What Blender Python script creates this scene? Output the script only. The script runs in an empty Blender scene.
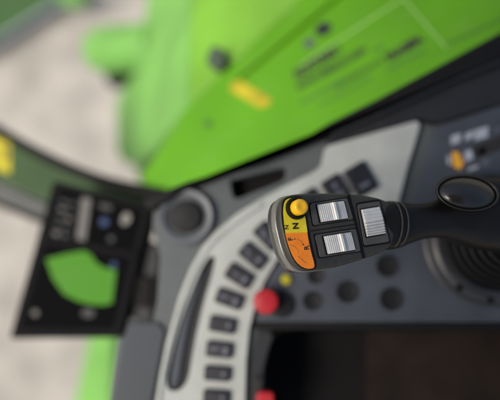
import bpy, bmesh, math, random
from mathutils import Vector, Matrix

random.seed(4)
scene = bpy.context.scene
COL = scene.collection

# ------------------------------------------------------------------ camera
F = 536.0                                   # focal length in reference pixels (500 px wide)
CAM = Vector((0, 0, 0.58))
VD = Vector((-0.06, 0.10, -1.0)).normalized()
RT = VD.cross(Vector((0, 1, 0))).normalized()
UP = RT.cross(VD).normalized()
cd = bpy.data.cameras.new("camera")
cam = bpy.data.objects.new("camera", cd)
COL.objects.link(cam)
cam.matrix_world = Matrix((
    (RT.x, UP.x, -VD.x, CAM.x), (RT.y, UP.y, -VD.y, CAM.y), (RT.z, UP.z, -VD.z, CAM.z), (0, 0, 0, 1)))
cd.sensor_width = 36.0
cd.lens = 36.0 * F / 500.0
cd.clip_start = 0.02
cd.clip_end = 500
cd.dof.use_dof = True
cd.dof.focus_distance = 0.418
cd.dof.aperture_fstop = 1.65
cd.dof.aperture_blades = 0
scene.camera = cam

# ------------------------------------------------------------------ light
SUN = Vector((-0.50, -0.15, 0.85)).normalized()
w = bpy.data.worlds.new("World")
scene.world = w
w.use_nodes = True
nt = w.node_tree
nt.nodes.clear()
wo = nt.nodes.new("ShaderNodeOutputWorld")
bg = nt.nodes.new("ShaderNodeBackground")
sky = nt.nodes.new("ShaderNodeTexSky")
sky.sky_type = 'NISHITA'
sky.sun_disc = False
sky.sun_elevation = math.asin(SUN.z)
sky.sun_rotation = math.atan2(SUN.x, SUN.y)
sky.dust_density = 6.5
sky.air_density = 1.0
sky.ozone_density = 0.6
bg.inputs["Strength"].default_value = 0.12
nt.links.new(sky.outputs[0], bg.inputs[0])
nt.links.new(bg.outputs[0], wo.inputs[0])
sd = bpy.data.lights.new("sun", 'SUN')
sd.energy = 1.9
sd.angle = math.radians(25)
sd.color = (1.0, 0.95, 0.88)
so = bpy.data.objects.new("sun", sd)
COL.objects.link(so)
so.rotation_euler = SUN.to_track_quat('Z', 'Y').to_euler()
scene.view_settings.view_transform = 'Standard'
scene.view_settings.look = 'None'
scene.view_settings.gamma = 1
scene.view_settings.exposure = 0.70
scene.cycles.use_denoising = True
scene.cycles.max_bounces = 8


# ------------------------------------------------------------------ helpers
def ray(px, py):
    return VD + RT * ((px - 250.0) / F) + UP * ((200.0 - py) / F)


def far(px, py, d):
    return CAM + ray(px, py) * d


class Plane:
    """a real plane in the cab; at() finds the point of it seen at a photo pixel"""
    def __init__(self, p, n):
        self.p = Vector(p)
        self.n = Vector(n).normalized()

    def at(self, px, py, h=0.0):
        r = ray(px, py)
        t = ((self.p + self.n * h - CAM).dot(self.n)) / r.dot(self.n)
        return CAM + r * t

    def up(self, h):
        return Plane(self.p + self.n * h, self.n)


def plane3(a, b, c):
    n = (b - a).cross(c - a).normalized()
    if n.dot(CAM - a) < 0:
        n = -n
    return Plane(a, n)


def chaikin(pts, it=2, closed=True):
    for _ in range(it):
        out = []
        m = len(pts)
        for i in range(m if closed else m - 1):
            a, b = pts[i], pts[(i + 1) % m]
            out.append(tuple(a[k] * .75 + b[k] * .25 for k in range(len(a))))
            out.append(tuple(a[k] * .25 + b[k] * .75 for k in range(len(a))))
        if not closed:
            out = [pts[0]] + out + [pts[-1]]
        pts = out
    return pts


def rounded(pts, r=4.0, seg=4):
    """polygon with each corner rounded by about r pixels"""
    out = []
    m = len(pts)
    for i in range(m):
        p = Vector(pts[i]); a = Vector(pts[i - 1]); b = Vector(pts[(i + 1) % m])
        da, db = (a - p), (b - p)
        ra = min(r, da.length * .45); rb = min(r, db.length * .45)
        s, e = p + da.normalized() * ra, p + db.normalized() * rb
        for k in range(seg + 1):
            t = k / seg
            q = s * (1 - t) ** 2 + p * 2 * t * (1 - t) + e * t * t
            out.append((q.x, q.y))
    return out


def circle(c, r, n=32, r2=None, rot=0):
    r2 = r2 or r
    cr, sr = math.cos(rot), math.sin(rot)
    return [(c[0] + r * math.cos(2 * math.pi * i / n) * cr - r2 * math.sin(2 * math.pi * i / n) * sr,
             c[1] + r * math.cos(2 * math.pi * i / n) * sr + r2 * math.sin(2 * math.pi * i / n) * cr) for i in range(n)]


def root_of(o):
    while o is not None and o.parent is not None:
        o = o.parent
    return o


def finish(name, bm, mat, parent=None, bevel=0.0, seg=3, angle=38, smooth=True):
    bmesh.ops.remove_doubles(bm, verts=bm.verts, dist=1e-6)
    bmesh.ops.recalc_face_normals(bm, faces=bm.faces)
    if bevel > 0:
        ed = [e for e in bm.edges if len(e.link_faces) == 2 and e.calc_face_angle(0) > math.radians(35)]
        if ed:
            bmesh.ops.bevel(bm, geom=ed, offset=bevel, segments=seg, affect='EDGES', profile=.5, clamp_overlap=True)
    r = root_of(parent)
    if r is not None:
        bmesh.ops.translate(bm, verts=bm.verts, vec=-r.location)
    me = bpy.data.meshes.new(name)
    bm.to_mesh(me)
    bm.free()
    if smooth:
        me.shade_smooth()
        me.set_sharp_from_angle(angle=math.radians(angle))
    me.materials.append(mat)
    o = bpy.data.objects.new(name, me)
    COL.objects.link(o)
    if parent is not None:
        o.parent = parent
    if bevel > 0:
        wn = o.modifiers.new("weighted normals", 'WEIGHTED_NORMAL')
        wn.keep_sharp = True
        wn.weight = 100
    return o


def thing(name, label, cat, loc, group=None):
    o = bpy.data.objects.new(name, None)
    o.empty_display_size = .05
    COL.objects.link(o)
    o.location = loc
    o["label"] = label
    o["category"] = cat
    if group:
        o["group"] = group
    return o


def slab(name, pl, px, h, thick, mat, parent=None, bevel=0.0, holes=(), seg=3):
    """flat solid: outline of photo pixels laid on plane pl at height h, thick downwards"""
    bm = bmesh.new()
    P = [pl.at(x, y, h) for x, y in px]
    H = [[pl.at(x, y, h) for x, y in hp] for hp in holes]
    loops = [P] + H
    if holes:
        edges = []
        for lp in loops:
            vs = [bm.verts.new(p) for p in lp]
            edges += [bm.edges.new((vs[i], vs[(i + 1) % len(vs)])) for i in range(len(vs))]
        res = bmesh.ops.triangle_fill(bm, edges=edges, use_beauty=True, use_dissolve=False, normal=pl.n)
        top = [g for g in res['geom'] if isinstance(g, bmesh.types.BMFace)]
        tri = [[v.co.copy() for v in f.verts] for f in top]
        bm.clear()
    else:
        tri = [P]
    key = {}

    def V(p):
        k = (round(p.x, 7), round(p.y, 7), round(p.z, 7))
        if k not in key:
            key[k] = bm.verts.new(p)
        return key[k]
    d = -pl.n * thick
    for t in tri:
        bm.faces.new([V(p) for p in t])
        bm.faces.new([V(p + d) for p in reversed(t)])
    for lp in loops:
        m = len(lp)
        for i in range(m):
            a, b = lp[i], lp[(i + 1) % m]
            try:
                bm.faces.new([V(a), V(b), V(b + d), V(a + d)])
            except ValueError:
                pass
    return finish(name, bm, mat, parent, bevel, seg)


def loft(bm, rings, cap0=True, cap1=True, closed=True):
    R = [[bm.verts.new(p) for p in r] for r in rings]
    m = len(R[0])
    for a, b in zip(R, R[1:]):
        for i in range(m if closed else m - 1):
            j = (i + 1) % m
            bm.faces.new((a[i], a[j], b[j], b[i]))
    if cap0:
        bm.faces.new(list(reversed(R[0])))
    if cap1:
        bm.faces.new(R[-1])


def lathe(bm, c, axis, prof, n=40, ex=None, sx=1.0, sy=1.0, cap0=True, cap1=True):
    axis = Vector(axis).normalized()
    if ex is None:
        ex = axis.orthogonal().normalized()
    ex = (ex - axis * ex.dot(axis)).normalized()
    ey = axis.cross(ex)
    rings = []
    for r, h in prof:
        rings.append([c + axis * h + ex * (sx * r * math.cos(2 * math.pi * i / n)) + ey * (sy * r * math.sin(2 * math.pi * i / n)) for i in range(n)])
    loft(bm, rings, cap0, cap1)


def tube(bm, pts, rad, n=10):
    rings = []
    for i, p in enumerate(pts):
        t = (pts[min(i + 1, len(pts) - 1)] - pts[max(i - 1, 0)]).normalized()
        a = t.orthogonal().normalized() if i == 0 else (rings_e - t * rings_e.dot(t)).normalized()
        rings_e = a
        b = t.cross(a)
        rings.append([p + a * rad * math.cos(2 * math.pi * k / n) + b * rad * math.sin(2 * math.pi * k / n) for k in range(n)])
    loft(bm, rings)


def text(name, pl, c, dpx, hpx, s, mat, parent, width_px=None, h=0.0006, thick=0.0003, stretch=1.0, bold=.018):
    cu = bpy.data.curves.new("lettering", 'FONT')
    cu.body = s
    cu.align_x = 'CENTER'
    cu.align_y = 'CENTER'
    cu.size = 1.0
    cu.extrude = 0.02
    cu.resolution_u = 3
    cu.offset = bold
    ob = bpy.data.objects.new("lettering", cu)
    COL.objects.link(ob)
    dg = bpy.context.evaluated_depsgraph_get()
    me = bpy.data.meshes.new_from_object(ob.evaluated_get(dg))
    COL.objects.unlink(ob)
    bpy.data.objects.remove(ob)
    d = Vector(dpx).normalized()
    o = pl.at(c[0], c[1], h)
    e = pl.at(c[0] + d.x, c[1] + d.y, h) - o
    up = pl.n.cross(e).normalized()
    q = pl.at(c[0] + d.y, c[1] - d.x, h) - o
    sy = hpx * q.length / 0.70
    xs = [v.co.x for v in me.vertices]
    wid = max(xs) - min(xs)
    sx = sy * stretch if width_px is None else width_px * e.length / wid
    en = e.normalized()
    bm = bmesh.new()
    bm.from_mesh(me)
    bpy.data.meshes.remove(me)
    for v in bm.verts:
        x, y, z = v.co
        v.co = o + en * (x * sx) + up * (y * sy) + pl.n * (z / .02 * thick)
    return finish(name, bm, mat, parent, smooth=False)


# ------------------------------------------------------------------ materials
def mat(name, col, rough=.5, var=.12, scale=60, bump=.0, bscale=900, spec=.5, metal=0.0, coat=0.0, emit=0.0, dust=0.0, trans=0.0):
    m = bpy.data.materials.new(name)
    m.use_nodes = True
    n = m.node_tree
    b = n.nodes["Principled BSDF"]
    tc = n.nodes.new("ShaderNodeTexCoord")
    ns = n.nodes.new("ShaderNodeTexNoise")
    ns.inputs["Scale"].default_value = scale
    ns.inputs["Detail"].default_value = 6
    n.links.new(tc.outputs["Object"], ns.inputs["Vector"])
    rp = n.nodes.new("ShaderNodeMapRange")
    rp.inputs[1].default_value = .3; rp.inputs[2].default_value = .7
    rp.inputs[3].default_value = 1 - var; rp.inputs[4].default_value = 1 + var
    n.links.new(ns.outputs[0], rp.inputs[0])
    mx = n.nodes.new("ShaderNodeMix")
    mx.data_type = 'RGBA'; mx.blend_type = 'MULTIPLY'
    mx.inputs[0].default_value = 1
    mx.inputs[6].default_value = (*col, 1)
    n.links.new(rp.outputs[0], mx.inputs[7])
    last = mx.outputs[2]
    if dust > 0:
        n2 = n.nodes.new("ShaderNodeTexNoise")
        n2.inputs["Scale"].default_value = scale * 6
        n2.inputs["Detail"].default_value = 8
        n2.inputs["Roughness"].default_value = .7
        n.links.new(tc.outputs["Object"], n2.inputs["Vector"])
        r2 = n.nodes.new("ShaderNodeMapRange")
        r2.inputs[1].default_value = .52; r2.inputs[2].default_value = .78
        r2.inputs[3].default_value = 0; r2.inputs[4].default_value = dust
        n.links.new(n2.outputs[0], r2.inputs[0])
        m2 = n.nodes.new("ShaderNodeMix")
        m2.data_type = 'RGBA'
        m2.inputs[7].default_value = (.30, .28, .25, 1)
        n.links.new(r2.outputs[0], m2.inputs[0])
        n.links.new(last, m2.inputs[6])
        last = m2.outputs[2]
    n.links.new(last, b.inputs["Base Color"])
    rr = n.nodes.new("ShaderNodeMapRange")
    rr.inputs[1].default_value = .3; rr.inputs[2].default_value = .7
    rr.inputs[3].default_value = max(0, rough - .07); rr.inputs[4].default_value = min(1, rough + .07)
    n.links.new(ns.outputs[0], rr.inputs[0])
    n.links.new(rr.outputs[0], b.inputs["Roughness"])
    b.inputs["Specular IOR Level"].default_value = spec
    b.inputs["Metallic"].default_value = metal
    b.inputs["Coat Weight"].default_value = coat
    b.inputs["Transmission Weight"].default_value = trans
    if emit > 0:
        n.links.new(last, b.inputs["Emission Color"])
        b.inputs["Emission Strength"].default_value = emit
    if bump > 0:
        nb = n.nodes.new("ShaderNodeTexNoise")
        nb.inputs["Scale"].default_value = bscale
        nb.inputs["Detail"].default_value = 3
        n.links.new(tc.outputs["Object"], nb.inputs["Vector"])
        bp = n.nodes.new("ShaderNodeBump")
        bp.inputs["Strength"].default_value = bump
        bp.inputs["Distance"].default_value = .0004
        n.links.new(nb.outputs[0], bp.inputs["Height"])
        n.links.new(bp.outputs[0], b.inputs["Normal"])
    return m


M = dict(
    ground=mat("pale concrete", (.278, .265, .235), .9, .24, 6, .5, 60, .2, dust=.25),
    head=mat("charcoal grip plastic", (.031, .029, .023), .36, .2, 90, .5, 2600, .45, dust=.14),
    frame=mat("switch frame plastic", (.068, .065, .055), .42, .12, 120, .3, 2600, .45, dust=.12),
    groove=mat("black groove plastic", (.004, .004, .004), .6, .1, 90, 0, 900, .2),
    band=mat("grey glossy band plastic", (.13, .13, .115), .22, .15, 70, .1, 900, .6, coat=.5),
    shell=mat("dark shell plastic", (.045, .044, .040), .30, .15, 70, .2, 1600, .5, coat=.2),
    neck=mat("black neck rubber", (.0048, .0045, .004), .36, .15, 60, .35, 2200, .28, dust=.02),
    cap=mat("black cap plastic", (.012, .0115, .010), .24, .2, 60, .15, 800, .5),
    caprim=mat("cap rim plastic", (.035, .033, .029), .4, .1, 60, .0, 800, .35),
    boot=mat("boot rubber", (.0035, .0035, .0035), .5, .15, 40, .3, 900, .2),
    ring=mat("boot ring plastic", (.020, .021, .023), .38, .12, 40, .15, 900, .5),
    silver=mat("silver roller plastic", (.60, .60, .57), .42, .10, 140, .2, 1800, .45, metal=.08, dust=.45),
    yellow=mat("yellow label film", (.74, .60, .018), .42, .12, 160, .1, 900, .4, dust=.12),
    orange=mat("orange label film", (.95, .26, .015), .42, .10, 160, .1, 900, .4, dust=.10),
    knob=mat("yellow push button plastic", (.85, .46, .01), .30, .07, 90, .1, 900, .5),
    ink=mat("black print", (.012, .010, .008), .6, .05, 90),
    ink_soft=mat("worn dark print", (.010, .006, .004), .6, .3, 300),
    redink=mat("worn brown print", (.35, .10, .02), .6, .3, 300),
    light=mat("light grey console plastic", (.320, .338, .315), .55, .10, 30, .3, 1200, .25, dust=.08),
    mid=mat("mid grey console plastic", (.070, .080, .083), .6, .12, 30, .3, 1200, .25),
    dark=mat("blue grey console plastic", (.046, .053, .065), .6, .14, 30, .3, 1200, .25),
    ledge=mat("dark ledge plastic", (.0125, .0135, .016), .6, .15, 30, .3, 1200, .3),
    seal=mat("black rubber seal", (.004, .004, .0042), .65, .1, 30, .2, 900, .2),
    tray=mat("black tray plastic", (.0035, .0032, .003), .7, .2, 20, .3, 900, .15),
    mat_brown=mat("brown tray mat", (.0165, .0120, .0098), .85, .3, 25, .3, 500, .1),
    swi=mat("switch plastic", (.0085, .0095, .0150), .45, .12, 60, .15, 1600, .35),
    swmark=mat("switch symbol print", (.07, .075, .10), .5, .2, 60),
    plug=mat("round plug plastic", (.0055, .006, .0065), .6, .12, 60, .15, 1600, .25),
    red=mat("red button plastic", (.34, .011, .018), .42, .1, 60, .1, 900, .35),
    green=mat("bright green paint", (.080, .258, .0035), .42, .18, 5, .1, 300, .22, dust=.08),
    litgreen=mat("daylit green paint", (.130, .315, .026), .5, .2, 5, .1, 300, .25, dust=.08),  # lighter lime: the top facet's brighter light is put into the colour
    skygreen=mat("sky paled green paint", (.130, .320, .066), .55, .18, 6, .1, 300, .25, dust=.08),  # sky reflection and daylight painted in as a paler green
    darkgreen=mat("dark green tinted panel", (.028, .055, .021), .6, .2, 8, .1, 300, .15),
    deckgreen=mat("far green deck", (.042, .085, .032), .9, .15, 4, spec=.1),
    greyedge=mat("grey frame paint", (.078, .083, .079), .6, .12, 20, spec=.2),
    line=mat("pale label edge", (.26, .46, .13), .5, .1, 200),
    seam=mat("green seam", (.03, .12, .01), .5, .1, 60),
    bezel=mat("monitor bezel plastic", (.007, .007, .0075), .75, .1, 50, .2, 1200, .04),
    screen=mat("dark screen", (.0025, .0025, .003), .7, .2, 30, 0, 900, .02, emit=.03),
    sgreen=mat("screen green", (.036, .150, .004), .5, .06, 20, spec=.10, emit=.05),
    sgrey=mat("screen grey", (.095, .095, .09), .5, .15, 60, spec=.1, emit=.03),
    sdim=mat("screen dim grey", (.035, .038, .038), .5, .3, 120, spec=.1, emit=.02),
    sblue=mat("screen blue", (.018, .04, .10), .5, .1, 60, spec=.1, emit=.03),
    swhite=mat("screen white", (.14, .14, .125), .5, .1, 60, spec=.1, emit=.03),
    white=mat("pale decal print", (.30, .32, .36), .5, .15, 200),
    amber=mat("amber decal print", (.62, .30, .02), .5, .1, 100),
    sticker=mat("yellow sticker film", (.34, .30, .015), .6, .3, 40, spec=.2),
    roof=mat("grey shade roof", (.10, .10, .10), .9, .1, 20, .2, 300, .2),
    outring=mat("outlet ring plastic", (.088, .096, .104), .45, .1, 30, .2, 1200, .35),
    seamgrey=mat("grey green latch plastic", (.030, .050, .028), .6, .2, 30),
    cheek=mat("dark cheek plastic", (.043, .049, .056), .6, .12, 30, .3, 1200, .2),
    metal=mat("screw metal", (.10, .10, .105), .4, .1, 60, metal=.6),
)

Z = Vector((0, 0, 1))
CON = Plane((0, 0, 0), Z)

# ------------------------------------------------------------------ ground
bm = bmesh.new()
vs = [bm.verts.new((x, y, -2.2)) for x, y in ((-60, -60), (60, -60), (60, 60), (-60, 60))]
bm.faces.new(vs)
g = finish("ground", bm, M['ground'])
g["kind"] = "structure"

# ------------------------------------------------------------------ green machine body outside the cab
def cover_point(px, py):
    return far(px, py, 1.0 / (1.56 + .0012 * (px - 420) + .0008 * (py - 50)))

COV = plane3(cover_point(420, 50), cover_point(250, 90), cover_point(320, 0))
body = thing("machine_body", "bright green sheet metal machine hood with a warning label seen below the cab window", "machine hood", COV.at(300, 60, -.05))
r1 = COV.at(187, 105)
b0 = COV.at(335, -35)
r0 = far(192, -60, 1.02)
TOPF = plane3(r1, b0, r0)
a2 = far(116, 100, 1.50)
SIDE = plane3(r0, r1, a2)
slab("hood_panel", COV, [(335, -35), (545, -60), (545, 60), (330, 160), (215, 205), (158, 200), (140, 176), (187, 105)], 0, .02, M['green'], body, .006)
slab("top_panel", TOPF, [(192, -60), (334, -36), (187.5, 104)], -.0015, .02, M['litgreen'], body, .006)
slab("side_panel", SIDE, [(191, -60), (186.5, 105), (139, 164), (124, 163), (116, 152), (116, 100), (134, 72), (146, 10), (152, -60)], 0, .02, M['skygreen'], body, .006)
slab("lower_flange", plane3(far(140, 160, 1.0), far(160, 190, .95), far(120, 150, 1.1)), [(116, 146), (139, 160), (180, 165), (195, 190), (154, 200), (138, 184), (136, 168), (121, 161)], -.02, .03, M['green'], body, .004)
# pivot boss on the side panel
c0 = far(158, 46, 1.30); c1 = far(97, 51, 1.42)
bm = bmesh.new()
L = (c1 - c0).length
lathe(bm, c0, c1 - c0, [(.052, 0), (.056, L * .1), (.060, L * .5), (.060, L * .86), (.054, L * .96), (.030, L)], 36)
boss = finish("pivot_boss", bm, M['skygreen'], body)
bm = bmesh.new()
ax = (c1 - c0).normalized()
cc = c1 + UP * .030
lathe(bm, cc - ax * .02, ax, [(.012, 0), (.022, .004), (.022, .030), (.016, .036), (.004, .037)], 24)
finish("pin", bm, M['tray'], boss)
bm = bmesh.new()
lathe(bm, far(128, 76, 1.46), ax, [(.030, -.05), (.034, -.02), (.034, .05), (.028, .06)], 24)
finish("boss_shade", bm, M['tray'], body)  # black piece standing in for the shadow under the boss
# latch block
lp = COV.at(213, 58)
slab("latch", COV, rounded([(205, 61), (212, 44), (223, 49), (225, 65), (214, 70)], 3), .012, .012, M['seamgrey'], body, .004)
slab("caution_sticker", COV, rounded([(232, 82), (240, 80), (272, 99), (268, 106), (259, 108), (229, 90)], 2), .0008, .0006, M['sticker'], body)
slab("rivet", COV, circle((207, 123), 3.6, 20), .003, .004, M['seam'], body, .001)
# raised crease beside the fold
bm = bmesh.new()
tube(bm, [COV.at(345, -12, .002), COV.at(280, 42, .002), COV.at(236, 78, .002)], .006)
finish("crease_bead", bm, M['green'], body)
# warning label: edges, pictograms, lettering
lab = slab("warning_label", COV, [(268, 92), (330, 46), (404, -2), (445, 47), (330, 120), (290, 134)], .0004, .0003, M['green'], body)


def stroke(name, pl, pts, wpx, m, parent, h=.0009, th=.0004):
    bm = bmesh.new()
    for a, b in zip(pts, pts[1:]):
        a = Vector(a); b = Vector(b)
        t = (b - a).normalized(); q = Vector((-t.y, t.x)) * wpx / 2
        c = [a + q, a - q, b - q, b + q]
        tp = [pl.at(p.x, p.y, h) for p in c]
        loft(bm, [tp, [p - pl.n * th for p in tp]])
    return finish(name, bm, m, parent, smooth=False)


stroke("label_edge", COV, [(300, 66), (330, 45.5), (403, -2), (446, 48)], 1.3, M['line'], lab)
stroke("panel_seam", COV, [(446, 44.5), (520, 10)], 1.6, M['seam'], body)
text("lettering", COV, (317, 62.5), (46, -27.5), 8.6, "ACHTUNG !", M['ink_soft'], lab, 54, bold=.075)
text("lettering", COV, (331, 69), (70, -39), 5.2, "SCHUTZBRILLE UND", M['ink_soft'], lab, 78, bold=.055)
text("lettering", COV, (404, 49), (37, -22), 7.6, "TRAGEN.", M['ink_soft'], lab, 44, bold=.075)
text("lettering", COV, (358, 74.5), (50, -28), 4.4, "GEHÖRSCHUTZ", M['ink_soft'], lab, 56)
for a, b, hh in (((300, 104), (345, 79), 2.2), ((318, 106), (372, 77), 1.6), ((386, 71), (426, 50), 2.2), ((372, 52), (384, 45), 2.2)):
    stroke("small_print", COV, [a, b], hh, M['seam'], lab)
slab("pictogram", COV, circle((323, 29), 8.5, 20, 6.5, -.5), .001, .0005, M['ledge'], lab)
slab("pictogram", COV, circle((309, 43), 6, 20, 4.5, -.5), .001, .0005, M['mid'], lab)

# far deck in the top left corner and the green upright under the monitor
dp = Plane((0, 0, -2.08), Z)
deck = slab("green_deck", dp, [(-120, -80), (75, -80), (60, -2), (0, 36), (-120, 104)], 0, .03, M['deckgreen'], None, .01)
deck["label"] = "dull dark green metal deck in the far corner above the pale ground"
deck["category"] = "deck"
stroke("deck_edge", dp, [(62, -1), (0, 38.5), (-120, 108)], 2.2, M['white'], deck, .004, .02)
bm = bmesh.new()
lathe(bm, dp.at(75, -4, .0), ax, [(.03, -.08), (.057, -.05), (.057, .05), (.03, .08)], 24)
finish("mounting_lug", bm, M['skygreen'], deck)
bp_ = plane3(far(90, 340, 1.25), far(90, 400, 1.2), far(110, 370, 1.18))
beam = slab("green_upright", bp_, [(90, 325), (113, 325), (110, 470), (58, 470)], 0, .05, M['skygreen'], None, .012)
beam["label"] = "light green upright panel standing on the ground below the monitor"
beam["category"] = "upright"

# ------------------------------------------------------------------ cab roof, unseen, added and shaped to shade the interior
bm = bmesh.new()
RF = [(-.60, -1.4), (.55, -1.4), (.55, .62), (.1, .62), (-.60, .40)]
loft(bm, [[Vector((x, y, 1.15)) for x, y in RF], [Vector((x, y, 1.23)) for x, y in RF]])
roof = finish("shade_roof", bm, M['roof'], None, .02)
roof["label"] = "grey lined cab roof added out of view to shade the console and joystick"
roof["category"] = "roof"

# ------------------------------------------------------------------ window frame, seal and rail
frame = thing("window_frame", "black rubber sealed window frame running along the edge of the green hood", "window frame", CON.at(400, 100, -.01))
seal_up = [(140, 199), (165, 190), (187, 181), (215, 173), (250, 163), (290, 146), (330, 122), (380, 97), (430, 70), (500, 32), (600, -22)]
seal_lo = [(600, 22), (500, 63), (440, 88), (375, 117), (330, 136), (290, 152), (262, 161), (230, 173), (205, 183), (185, 190), (170, 200), (150, 212)]
slab("seal", CON, seal_up + seal_lo, .014, .03, M['seal'], frame, .005)
slab("ledge", CON, [(600, 18), (500, 60), (440, 85.5), (375, 115), (330, 134), (326, 146), (420, 120), (436, 124), (600, 75)], .009, .03, M['ledge'], frame, .004)
bm = bmesh.new()
tube(bm, [CON.at(x, y, .015) for x, y in [(600, 20), (500, 62), (470, 74), (440, 87), (375, 116.5), (332, 135)]], .0022)
finish("seal_lip", bm, M['ledge'], frame)

RAIL = plane3(far(0, 160, .86), far(150, 195, .74), far(20, 220, .84))
rail = thing("windscreen_rail", "dark green lower windscreen rail with black gasket and grey edge behind the monitor", "rail", RAIL.at(60, 180, -.02))
slab("tinted_panel", RAIL, [(-120, 70), (-40, 115), (0, 136), (30, 154), (70, 173), (110, 187), (160, 197), (160, 216), (60, 208), (0, 182), (-120, 128)], 0, .015, M['darkgreen'], rail, .002)
gk = [(-120, 62), (-40, 107), (0, 131), (30, 149), (70, 169), (110, 184), (165, 195)]
bm = bmesh.new()
tube(bm, [RAIL.at(x, y, .004) for x, y in chaikin(gk, 2, False)], .0085)
finish("gasket", bm, M['seal'], rail)
slab("grey_edge", RAIL, [(-120, 132), (0, 186), (60, 211), (66, 226), (0, 201), (-120, 150)], .006, .02, M['greyedge'], rail, .004)
slab("lower_seal", RAIL, [(-120, 151), (0, 202), (66, 227), (66, 234), (0, 208), (-120, 156)], .002, .02, M['seal'], rail, .003)
slab("warning_sticker", RAIL, rounded([(-14, 133), (10, 143), (10, 174), (-14, 164)], 2), .001, .0009, M['sticker'], rail)
stroke("printed_line", RAIL, [(1, 146), (6, 150), (5, 160)], 2.2, M['ink_soft'], rail, .0016, .0005)

# ------------------------------------------------------------------ console
con = thing("control_console", "grey cab side console with a pale curved switch strip around the joystick", "console", CON.at(300, 300, -.02))
vent_hole = rounded([(230, 180), (284, 167), (287, 170), (284, 180), (237, 199), (233, 196)], 3)
tray_hole = rounded([(263, 330), (560, 330), (560, 470), (263, 470)], 14, 6)
slab("outer_shell", CON, [(100, 470), (108, 410), (117, 338), (150, 334), (157, 300), (160, 255), (152, 226), (154, 206), (180, 190), (208, 181), (265, 160), (330, 135), (440, 100), (620, 40), (620, 480)],
     0, .025, M['mid'], con, .002, [vent_hole, tray_hole])
slab("vent_floor", CON, rounded([(222, 172), (292, 160), (295, 188), (230, 206)], 3), -.022, .004, M['tray'], con)
# left lower cheek with a brighter edge
slab("side_cheek", CON, [(108, 480), (112, 400), (121, 345), (128, 322), (158, 322), (166, 330), (153, 400), (148, 480)], .004, .006, M['cheek'], con, .004)

strip_out = [(140, 480), (152, 420), (158, 388), (166, 345), (178, 300), (190, 269), (203, 246), (215, 232), (238, 213), (264, 197), (295, 181), (315, 171), (321, 166), (325, 148), (330, 145), (416, 121), (420, 124), (418, 132), (408, 165), (399, 200)]
strip_in = [(396, 222), (340, 226), (300, 238), (278, 258), (264, 282), (255, 305), (249, 330), (246, 360), (245, 400), (244, 480)]
slot = chaikin([(216, 255), (207, 257), (195, 282), (182, 315), (172, 350), (163, 392), (187, 390), (194, 345), (203, 305), (213, 272)], 2)
slab("switch_strip", CON, rounded(strip_out + strip_in, 3, 3), .009, .009, M['light'], con, .0025, [slot])
slab("slot_floor", CON, chaikin([(218, 252), (205, 254), (190, 282), (178, 315), (168, 350), (158, 396), (191, 394), (198, 345), (206, 305), (217, 272)], 1), .0015, .001, M['ledge'], con)
slab("slot_slider", CON, chaikin([(205, 268), (200, 268), (187, 305), (176, 345), (168, 388), (178, 388), (184, 345), (192, 308)], 1), .006, .004, M['dark'], con, .001)
# raised rims beside the slot
bm = bmesh.new()
tube(bm, [CON.at(x, y, .009) for x, y in chaikin([(150, 470), (160, 388), (169, 345), (181, 302), (193, 271), (206, 249), (222, 232), (262, 204)], 2, False)], .0028)
finish("strip_rim", bm, M['light'], con)

# rocker switches along the arc
sw = [(216, 398, 27, 15, 4), (217, 374, 27, 15, 4), (219, 350, 27, 16, 6), (222, 325, 27, 16, 10), (229, 299, 28, 16, 20), (239, 276, 28, 17, 32),
      (253, 256, 29, 17, 41), (268, 236, 29, 18, 46), (288, 218, 29, 18, 52), (313, 203, 28, 20, 56), (336, 189, 27, 22, 58), (361, 179, 31, 25, 60)]
for x, y, lw, sh, ang in sw:
    a = math.radians(ang)
    ca, sa = math.cos(a), math.sin(a)

    def rect(l, s, ox=0, oy=0):
        return [(x + (u + ox) * ca - (v + oy) * sa, y + (u + ox) * sa + (v + oy) * ca) for u, v in ((-l / 2, -s / 2), (l / 2, -s / 2), (l / 2, s / 2), (-l / 2, s / 2))]
    s = slab("rocker_switch", CON, rounded(rect(lw, sh), 3, 3), .0145, .0055, M['swi'], con, .0022)
    q = random.random()
    slab("symbol", CON, rect(lw * (.10 + .08 * q), sh * (.30 + .2 * random.random()), lw * .22, sh * .12 * (random.random() - .5)), .0149, .0004, M['swmark'], s)
    if q > .3:
        slab("symbol", CON, rect(lw * (.12 + .14 * random.random()), sh * (.12 + .12 * random.random()), -lw * .12, sh * .3 * (random.random() - .5)), .0149, .0004, M['swmark'], s)
    if q > .65:
        slab("symbol", CON, circle((x - lw * .28 * ca, y - lw * .28 * sa), sh * .12, 10), .0149, .0004, M['swmark'], s)

# round knob / air outlet
bm = bmesh.new()
kc = CON.at(187, 217)
s_ = .62 / F
lathe(bm, kc, Z, [(27 * s_, 0), (27 * s_, .006), (25 * s_, .0095), (21 * s_, .0085), (18 * s_, .004), (15.5 * s_, .003), (15 * s_, -.002)], 48, cap0=False)
kr = finish("outlet_ring", bm, M['outring'], con)
bm = bmesh.new()
lathe(bm, kc, Z, [(15 * s_, .002), (15 * s_, .009), (14 * s_, .0105), (9 * s_, .0112), (.0005, .0115)], 40)
finish("outlet_disc", bm, M['plug'], kr)

# blue grey panel around the lever boot
panel_px = [(433, 131), (438, 126), (620, 66), (620, 322), (262, 322), (257, 318), (262, 296), (272, 272), (292, 250), (340, 236), (404, 230), (413, 200)]
slab("lever_panel", CON, rounded(panel_px, 5, 4), .007, .007, M['dark'], con, .003)
slab("panel_lip", CON, [(252, 323), (620, 323), (620, 331), (252, 330)], .004, .02, M['seal'], con, .0015)
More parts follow.
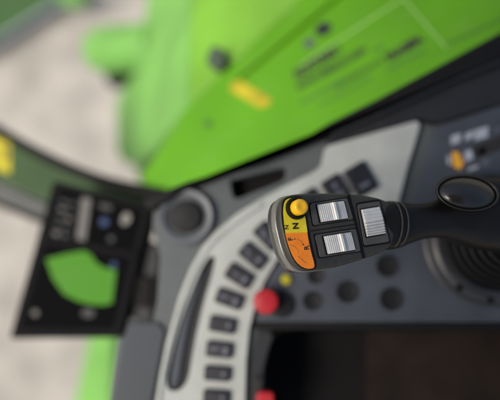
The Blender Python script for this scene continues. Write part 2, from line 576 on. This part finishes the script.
# storage tray
slab("tray_floor", CON, [(225, 300), (660, 300), (660, 600), (225, 600)], -.085, .004, M['tray'], con)
slab("tray_mat", CON, rounded([(366, 322), (640, 318), (640, 560), (366, 560)], 5), -.0835, .0014, M['mat_brown'], con)
for q in ([(251, 331), (276, 331), (268, 352), (263, 375), (261, 470), (248, 470)],):
    slab("tray_flange", CON, chaikin(q, 1), .003, .006, M['ledge'], con, .002)
bm = bmesh.new()
wl = [CON.at(x, y, -.002) for x, y in [(560, 331), (300, 331), (280, 334), (267, 345), (263, 365), (262, 470)]]
rg = [[p + Vector((0, 0, -h)) for p in wl] for h in (0, .082)]
for i in range(len(wl) - 1):
    bm.faces.new([bm.verts.new(p) for p in (rg[0][i], rg[0][i + 1], rg[1][i + 1], rg[1][i])])
finish("tray_wall", bm, M['tray'], con)

for (x, y, r) in ((387, 266, 11), (391, 299, 11.5), (347, 292, 11), (312, 301, 9.5), (315, 276, 8)):
    k = .55 / F
    bm = bmesh.new()
    lathe(bm, CON.at(x, y, .007), Z, [(r * k, -.002), (r * k, .0015), (r * k * .93, .0026), (r * k * .8, .0020), (r * k * .4, .0016), (.0004, .0015)], 32)
    finish("round_plug", bm, M['plug'], con)


def button(px, py, r, hgt, m, nm):
    k = .55 / F
    c = CON.at(px, py, .006)
    bm = bmesh.new()
    lathe(bm, c, Z, [(r * k * .75, 0), (r * k * .75, hgt * .45), (r * k, hgt * .5), (r * k * 1.02, hgt * .8), (r * k * .9, hgt * .96), (r * k * .5, hgt), (.0004, hgt)], 36)
    return finish(nm, bm, m, con)


button(266.5, 300, 12.5, .022, M['red'], "emergency_button")
bm = bmesh.new()
lathe(bm, CON.at(281, 304, .006), Z, [(.014, 0), (.014, .004), (.012, .005)], 32)
finish("button_collar", bm, M['plug'], con)
button(286, 279.5, 5.2, .006, M['sticker'], "yellow_indicator")
slab("red_tab", CON, rounded([(256, 392), (274, 392), (274, 412), (256, 412)], 5), .012, .010, M['red'], con, .002)
slab("flange_screw", CON, circle((258, 377), 3, 16), .0045, .002, M['plug'], con, .0004)

# decal on the right of the panel
PZ = CON
dh = .0076
dec = slab("instruction_decal", PZ, [(446, 136), (520, 106), (520, 176), (438, 176)], dh, .0005, M['dark'], con)
for q, mm in (([(451, 136), (461, 133), (460, 142), (451, 145)], 'white'), ([(465, 134), (474, 130), (474, 137), (465, 141)], 'white'),
              ([(475, 130), (488, 126), (488, 137), (475, 141)], 'white'), ([(471, 147), (500, 136), (512, 132), (512, 144), (494, 152), (474, 160)], 'ink'),
              ([(452, 152), (458, 152), (464, 163), (460, 170), (453, 166)], 'amber'), ([(464, 152), (472, 149), (474, 158), (466, 162)], 'white'),
              ([(479, 149), (485, 147), (486, 153), (480, 156)], 'white'), ([(481, 160), (489, 158), (490, 166), (482, 168)], 'swmark'),
              ([(447, 156), (450, 155), (451, 164), (448, 165)], 'white'), ([(494, 128), (506, 124), (506, 130), (494, 134)], 'swmark'),
              ([(468, 168), (478, 165), (478, 168), (468, 171)], 'white')):
    slab("pictogram", PZ, q, dh + .0006, .0005, M[mm], dec)

# ------------------------------------------------------------------ monitor
MON = plane3(far(50, 185, .71), far(145, 206, .68), far(60, 336, .68))
mon = thing("terminal_monitor", "black cab monitor showing a green sector, mounted at the left end of the console", "monitor", MON.at(80, 260, -.03))
slab("housing", MON, rounded([(53, 180), (151, 206), (120, 338), (9, 339)], 5, 4), 0, .03, M['bezel'], mon, .004)
scr = slab("screen", MON, rounded([(60, 188), (143, 210), (113, 329), (20, 329)], 2), .0008, .0007, M['screen'], mon)
slab("divider", MON, [(45, 237), (136, 252), (134, 258), (43.5, 243)], .003, .003, M['bezel'], mon, .001)
sec = [(46, 259), (66, 254), (84, 251), (91, 255), (96, 263), (104, 268), (116, 270), (112, 303), (104, 305), (92, 304.5), (78, 301), (64, 294), (53, 279)]
slab("green_sector", MON, sec, .0014, .0006, M['sgreen'], scr)
slab("side_bar", MON, [(82, 197), (91, 199), (85, 241), (76, 239)], .0014, .0006, M['sgrey'], scr)
slab("blue_dial", MON, circle((104, 222), 4.2, 20), .0014, .0006, M['sblue'], scr)
slab("symbol", MON, chaikin([(124, 212), (131, 214), (130, 222), (124, 226), (120, 222)], 1), .0014, .0006, M['swhite'], scr)
slab("symbol", MON, circle((113.5, 265), 3, 16), .0018, .0006, M['sblue'], scr)
slab("symbol", MON, circle((35, 313), 3.2, 12), .0014, .0006, M['sgrey'], scr)
slab("symbol", MON, circle((88, 313), 6.5, 16, 4.5), .0014, .0006, M['sdim'], scr)
slab("symbol", MON, circle((111, 239), 3, 12), .0014, .0006, M['sdim'], scr)
for i in range(5):
    for j in range(2):
        x = 61 + j * 9 - i * 2.0; y = 199 + i * 8 + j * 2
        slab("symbol", MON, [(x, y), (x + 5 + random.random() * 2, y + 1.2), (x + 4.6, y + 4 + random.random() * 2), (x - .6, y + 3)], .0014, .0006,
             M[('sdim', 'sgrey', 'sdim')[(i + 2 * j) % 3]], scr)
slab("symbol", MON, [(100, 203), (112, 206), (111, 211), (99, 208)], .0014, .0006, M['sdim'], scr)
BR = MON.up(-.02)
slab("bracket", BR, rounded([(138, 238), (160, 246), (152, 305), (146, 332), (112, 332), (120, 300)], 4), .004, .03, M['ledge'], mon, .004)
slab("bracket_block", BR, rounded([(136, 274), (153, 278), (149, 309), (132, 306)], 3), .012, .008, M['tray'], mon, .003)
slab("bracket_plate", BR, rounded([(118, 318), (140, 318), (136, 332), (114, 332)], 3), .009, .006, M['greyedge'], mon, .002)

# ------------------------------------------------------------------ lever boot
bc = CON.at(491, 239, .007)
boot = thing("lever_boot", "ribbed black rubber boot with a glossy ring under the joystick", "boot", bc)
k = .525 / F
bm = bmesh.new()
lathe(bm, bc, Z, [(72 * k, 0), (72 * k, .003), (70.5 * k, .0045), (68.5 * k, .005), (67.5 * k, .010), (65 * k, .0135), (59 * k, .0155), (54 * k, .015), (52.5 * k, .011)], 80, cap0=False, cap1=False)
ring = finish("base_ring", bm, M['ring'], boot)
prof = [(54 * k, .008)]
nb = 6
for i in range(nb):
    r_ = (52.5 - i * 4.7) * k
    z_ = .012 + i * .0085
    prof += [(r_, z_), (r_ + .3 * k, z_ + .003), (r_ - 1.6 * k, z_ + .0048), (r_ - 4.6 * k, z_ + .0042)]
prof += [(23 * k, .064), (21 * k, .078), (18 * k, .088)]
bm = bmesh.new()
lathe(bm, bc, Z, prof, 72)
finish("bellows", bm, M['boot'], boot)
for ang in (232, 262, 300, 40, 130):
    a = math.radians(ang)
    p = bc + Vector((math.cos(a), math.sin(a), 0)) * 63 * k + Z * .0135
    bm = bmesh.new()
    lathe(bm, p, Z, [(.0042, -.003), (.0042, .001), (.0032, .0018), (.0012, .0012), (.0005, .0012)], 18)
    finish("clip", bm, M['boot'], boot)

# ------------------------------------------------------------------ joystick
n_cam = Vector((.34, .17, .925)).normalized()
HN = (RT * n_cam.x + UP * n_cam.y - VD * n_cam.z).normalized()
HP = Plane(far(335, 233, .42), HN)
joy = thing("joystick", "black multifunction joystick with yellow button and three silver ribbed rollers", "joystick", bc + Z * .03)

plate_px = [(335, 193), (322, 193), (303, 193.5), (293, 194.2), (286, 196.8), (282, 201.5), (280, 210), (280.3, 222), (283, 234), (286, 246), (290.5, 257.5),
            (297, 267), (305, 271), (315, 270.5), (341, 266), (368, 257.7), (384, 252), (393, 245), (397, 228), (395, 210), (389, 201.5), (377, 197), (360, 194.5), (348, 193.5)]
plate_px = chaikin(plate_px, 2)
OUT = [HP.at(x, y) for x, y in plate_px]
m_ = len(OUT)
NRM = []
for i in range(m_):
    t = (OUT[(i + 1) % m_] - OUT[i - 1]).normalized()
    NRM.append(t.cross(HN).normalized())
cen = sum(OUT, Vector()) / m_
if NRM[0].dot(OUT[0] - cen) < 0:
    NRM = [-q for q in NRM]


def shell(name, prof, m, parent, cap0=True, cap1=True):
    bm = bmesh.new()
    rings = [[OUT[i] + NRM[i] * off + HN * h for i in range(m_)] for h, off in prof]
    loft(bm, rings, cap0, cap1)
    return finish(name, bm, m, parent, angle=50)


shell("lower_shell", [(-.0350, -.014), (-.0345, -.009), (-.032, -.004), (-.028, -.0010), (-.024, .0004), (-.0172, .0008), (-.0168, .0002), (-.0168, -.004)], M['shell'], joy)
shell("clear_band", [(-.0166, -.004), (-.0166, .0002), (-.0160, .0011), (-.0140, .0013), (-.0115, .0010), (-.0095, .0004), (-.0090, -.0006), (-.0090, -.004)], M['band'], joy)
shell("joint_ring", [(-.0095, -.0042), (-.0090, -.0010), (-.0066, -.0010), (-.0060, -.0042)], M['groove'], joy)
head = shell("grip_head", [(-.0068, -.004), (-.0066, -.0006), (-.0060, .0), (-.0030, .0001), (-.0012, -.0004), (-.0004, -.0012), (0, -.0022)], M['head'], joy)

# label film on the nose
rim = chaikin([(282.6, 200), (288, 196.6), (303, 195.4), (306.5, 214), (309.5, 233), (313, 250), (317, 265), (315, 269.6), (306, 270), (298, 266), (292, 258), (287.5, 246), (284.5, 234), (282, 222), (281.5, 210)], 2)
slab("label_rim", HP, rim, .0004, .0006, M['groove'], head)
yl = slab("yellow_label", HP, chaikin([(284.5, 201), (289, 198), (302, 197), (304.5, 212), (306.6, 226), (307.4, 231), (307.5, 233), (305, 233), (288, 233.2), (285.8, 233.3), (285.5, 232), (284, 222), (283.2, 210)], 1), .0007, .0005, M['yellow'], head)
ol = slab("orange_label", HP, chaikin([(285.5, 233.5), (285.5, 232.8), (288, 232.8), (305, 232.5), (307.4, 232.4), (307.5, 234), (308.5, 240), (311, 252), (314.6, 264), (314, 268.3), (307, 269), (299.5, 265.4), (293.3, 257.5), (288.8, 246), (286.5, 238)], 1), .00075, .0005, M['orange'], head)
upd = (-.12, -1)
text("lettering", HP, (295.8, 225.9), upd, 5.4, "N", M['ink'], yl, h=.0009, thick=.0001, bold=.045)
text("lettering", HP, (286.8, 227.2), upd, 4.0, "N", M['ink_soft'], yl, h=.0009, thick=.0001)
text("lettering", HP, (290.6, 239.2), upd, 4.6, "F", M['ink'], ol, h=.0009, thick=.0001)
text("lettering", HP, (306.8, 247.8), upd, 4.8, "R", M['ink'], ol, h=.0009, thick=.0001)
slab("printed_dot", HP, circle((303.2, 244.5), .8, 10), .0009, .0002, M['ink'], ol)
slab("printed_dot", HP, circle((294.8, 239.0), .7, 10), .0009, .0002, M['ink'], ol)
stroke("printed_line", HP, [(297, 239), (301, 241), (302.5, 243)], .35, M['redink'], ol, .0009, .0002)
stroke("printed_line", HP, [(298, 256), (301, 258.5), (304, 261.5), (306.5, 263)], .45, M['redink'], ol, .0009, .0002)
stroke("printed_line", HP, [(290, 245), (294, 246), (297.5, 249), (298.5, 253)], .35, M['redink'], ol, .0009, .0002)

# seams pressed into the top face
stroke("face_seam", HP, [(348.6, 194.5), (352.5, 209), (356.6, 226), (361.5, 247), (364, 258)], 2.6, M['groove'], head, .00025, .0004)
stroke("face_seam", HP, [(311, 231), (340, 226.6), (357, 224)], 1.0, M['groove'], head, .00025, .0004)

# push button
hc = HP.at(295.6, 208.6)
kk = .41 / F
bm = bmesh.new()
lathe(bm, hc, HN, [(11.4 * kk, .0002), (11.4 * kk, .0022), (10.8 * kk, .0034), (9.3 * kk, .0040), (8.8 * kk, .0034), (8.6 * kk, .002)], 40)
col_ = finish("button_collar", bm, M['groove'], joy)
bm = bmesh.new()
lathe(bm, hc, HN, [(7.9 * kk, .001), (7.9 * kk, .0085), (7.6 * kk, .0098), (6.9 * kk, .0107), (5.6 * kk, .0112), (4.2 * kk, .0113), (2.6 * kk, .0109), (1.2 * kk, .0107), (.3 * kk, .0107)], 40)
finish("push_button", bm, M['knob'], joy, angle=60)


def quad_surf(q):
    A, B, C, D = [Vector(HP.at(*p)) for p in q]       # tl tr br bl

    def f(s, t, h):
        return A * (1 - s) * (1 - t) + B * s * (1 - t) + C * s * t + D * (1 - s) * t + HN * h
    return f


def grow(q, g):
    c = Vector((sum(p[0] for p in q) / 4, sum(p[1] for p in q) / 4))
    return [tuple(c + (Vector(p) - c) * (1 + g)) for p in q]


def roller(q, along, frame_q):
    # frame: dark border line, raised face, dark well, then the ribbed rocker
    fr = slab("roller_frame", HP, rounded(grow(frame_q, .04), 2.2, 3), .0005, .0008, M['groove'], joy)
    well = grow(q, .10)
    slab("frame_face", HP, rounded(grow(frame_q, -.05), 2, 3), .0010, .0012, M['frame'], fr, .0003, [well])
    f = quad_surf(q)
    N = 120
    bm = bmesh.new()
    rings = []
    pk = .0013 if along == 'x' else .0012
    for i in range(N + 1):
        s = i / N
        z = .0018 + pk * (1 - (2 * s - 1) ** 2)
        rib = math.cos(2 * math.pi * 15 * (s - .52))
        if along == 'x':
            z += .00013 * rib
            z += .0017 * max(0.0, min((s - .44) / .09, 1.0, (.64 - s) / .055))
        else:
            gro = sum(math.exp(-((s - g0) / .016) ** 2) for g0 in (.52, .64, .74, .84, .93)) + .35 * sum(math.exp(-((s - g0) / .012) ** 2) for g0 in (.12, .24, .36))
            z -= .0013 * gro
        row = []
        for t, dz in ((0, -1), (0, -.0007), (.025, 0), (.5, .00015), (.975, 0), (1, -.0007), (1, -1)):
            zz = .0002 if dz == -1 else z + dz
            row.append(f(s, t, zz) if along == 'x' else f(t, s, zz))
        rings.append(row)
    loft(bm, rings)
    return finish("ribbed_roller", bm, M['silver'], fr, angle=25)


roller([(316.6, 205), (342.6, 201.2), (347, 218.6), (320.6, 222.4)], 'x', [(309.5, 203.2), (348, 197.2), (354.6, 219.4), (313.0, 226)])
roller([(323.2, 236.4), (349.8, 232.2), (354.4, 250), (327.4, 254.2)], 'x', [(314.2, 234.4), (357, 228), (362, 251.4), (319, 258.2)])
roller([(360.6, 210), (378.6, 207), (385.0, 233.4), (366.4, 236.6)], 'y', [(356.6, 203.5), (380, 199.8), (390.5, 242.5), (364, 246.6)])
# small indicator windows at the frame ends
for q in ([(309.8, 205), (315, 204.2), (318.8, 223.6), (313.4, 224.6)], [(315, 236), (321, 235.2), (325.4, 255), (320, 256)]):
    slab("frame_insert", HP, rounded(q, 1), .0014, .0004, M['frame'], head, .0001)

# neck and elbow: one lofted rubber covered arm
path = [(372, 226, 22, .447, .010), (384, 225.5, 24.6, .450, .0125), (392, 225.4, 24.6, .451, .0135), (398, 225, 22.8, .452, .0135), (402, 224.6, 22.6, .453, .013), (405, 224.2, 20.9, .4535, .013), (409, 223.6, 20.2, .454, .013),
        (418, 222.2, 18.0, .456, .013), (430, 220.2, 17.6, .459, .014), (441, 218.0, 20, .462, .016), (452, 215.6, 25.5, .464, .019), (463, 214.2, 31.5, .466, .022), (476, 213.6, 36.5, .468, .024),
        (490, 213.8, 38, .469, .025), (504, 214.5, 37, .47, .025), (516, 215.5, 33, .47, .022), (525, 216, 25, .47, .016), (530, 216, 13, .47, .009), (531.5, 216, 3, .47, .002)]
rings = []
fw = HN * .55 - VD * .45
fw.normalize()
NS = 40
for x, y, hh, d, th in path:
    c = far(x, y, d)
    u_ = UP * (hh * d / F)
    ring_ = []
    for i in range(NS):
        a = 2 * math.pi * i / NS
        ca, sa = math.cos(a), math.sin(a)
        e = .82
        ring_.append(c + u_ * (abs(ca) ** e * (1 if ca > 0 else -1)) + fw * th * (abs(sa) ** e * (1 if sa > 0 else -1)))
    rings.append(ring_)
bm = bmesh.new()
loft(bm, rings)
arm = finish("neck_arm", bm, M['neck'], joy, angle=80)
sub = arm.modifiers.new("smooth", 'SUBSURF')
sub.levels = sub.render_levels = 1
# collar ridges at the end of the grip
for (x, y, hh, d, th, rr) in ((391.5, 224.6, 24.0, .4505, .0137, .0006), (397.5, 224.4, 22.8, .4515, .0138, .0005)):
    pts = []
    for i in range(41):
        a = math.radians(-66 + 132 * i / 40)
        c = far(x + 7.5 * math.cos(a) - 4, y - hh * math.sin(a), d)
        pts.append(c + fw * (th * math.cos(a) ** .6 if math.cos(a) > 0 else 0))
    bm = bmesh.new()
    tube(bm, pts, rr, 8)
    finish("collar_ridge", bm, M['head'], joy)

# oval cap on the elbow
cn = (UP * .42 - VD * .90 + RT * .08).normalized()
CP = Plane(far(468, 194, .4405), cn)
oc = CP.at(467.5, 192.5)
rot = math.radians(7)


def oval_rings(prof):
    out = []
    for s, h in prof:
        out.append([CP.at(*p, h) for p in circle((467.5, 193), 31.5 * s, 64, 17.6 * s, rot)])
    return out


bm = bmesh.new()
loft(bm, oval_rings([(1.04, -.022), (1.05, -.004), (1.03, -.001), (.99, .0002), (.955, .0001), (.945, -.0009)]), True, False)
oval = finish("cap_seat", bm, M['neck'], joy, angle=60)
bm = bmesh.new()
loft(bm, oval_rings([(.99, -.0004), (.985, .0006), (.965, .0009), (.945, .0006), (.935, -.0008)]), False, False)
finish("cap_rim", bm, M['caprim'], oval, angle=60)
bm = bmesh.new()
loft(bm, oval_rings([(.94, -.0014), (.90, -.0006), (.84, .0006), (.72, .0024), (.55, .0042), (.36, .0054), (.18, .0060), (.02, .0061)]), False, True)
finish("oval_cap", bm, M['cap'], oval, angle=60)
# stem from the elbow down into the boot
bm = bmesh.new()
top = far(490, 224, .475)
axis = (bc + Z * .05 - top)
lathe(bm, top, axis, [(.021, 0), (.021, axis.length * .6), (.019, axis.length)], 36)
finish("stem", bm, M['neck'], joy)
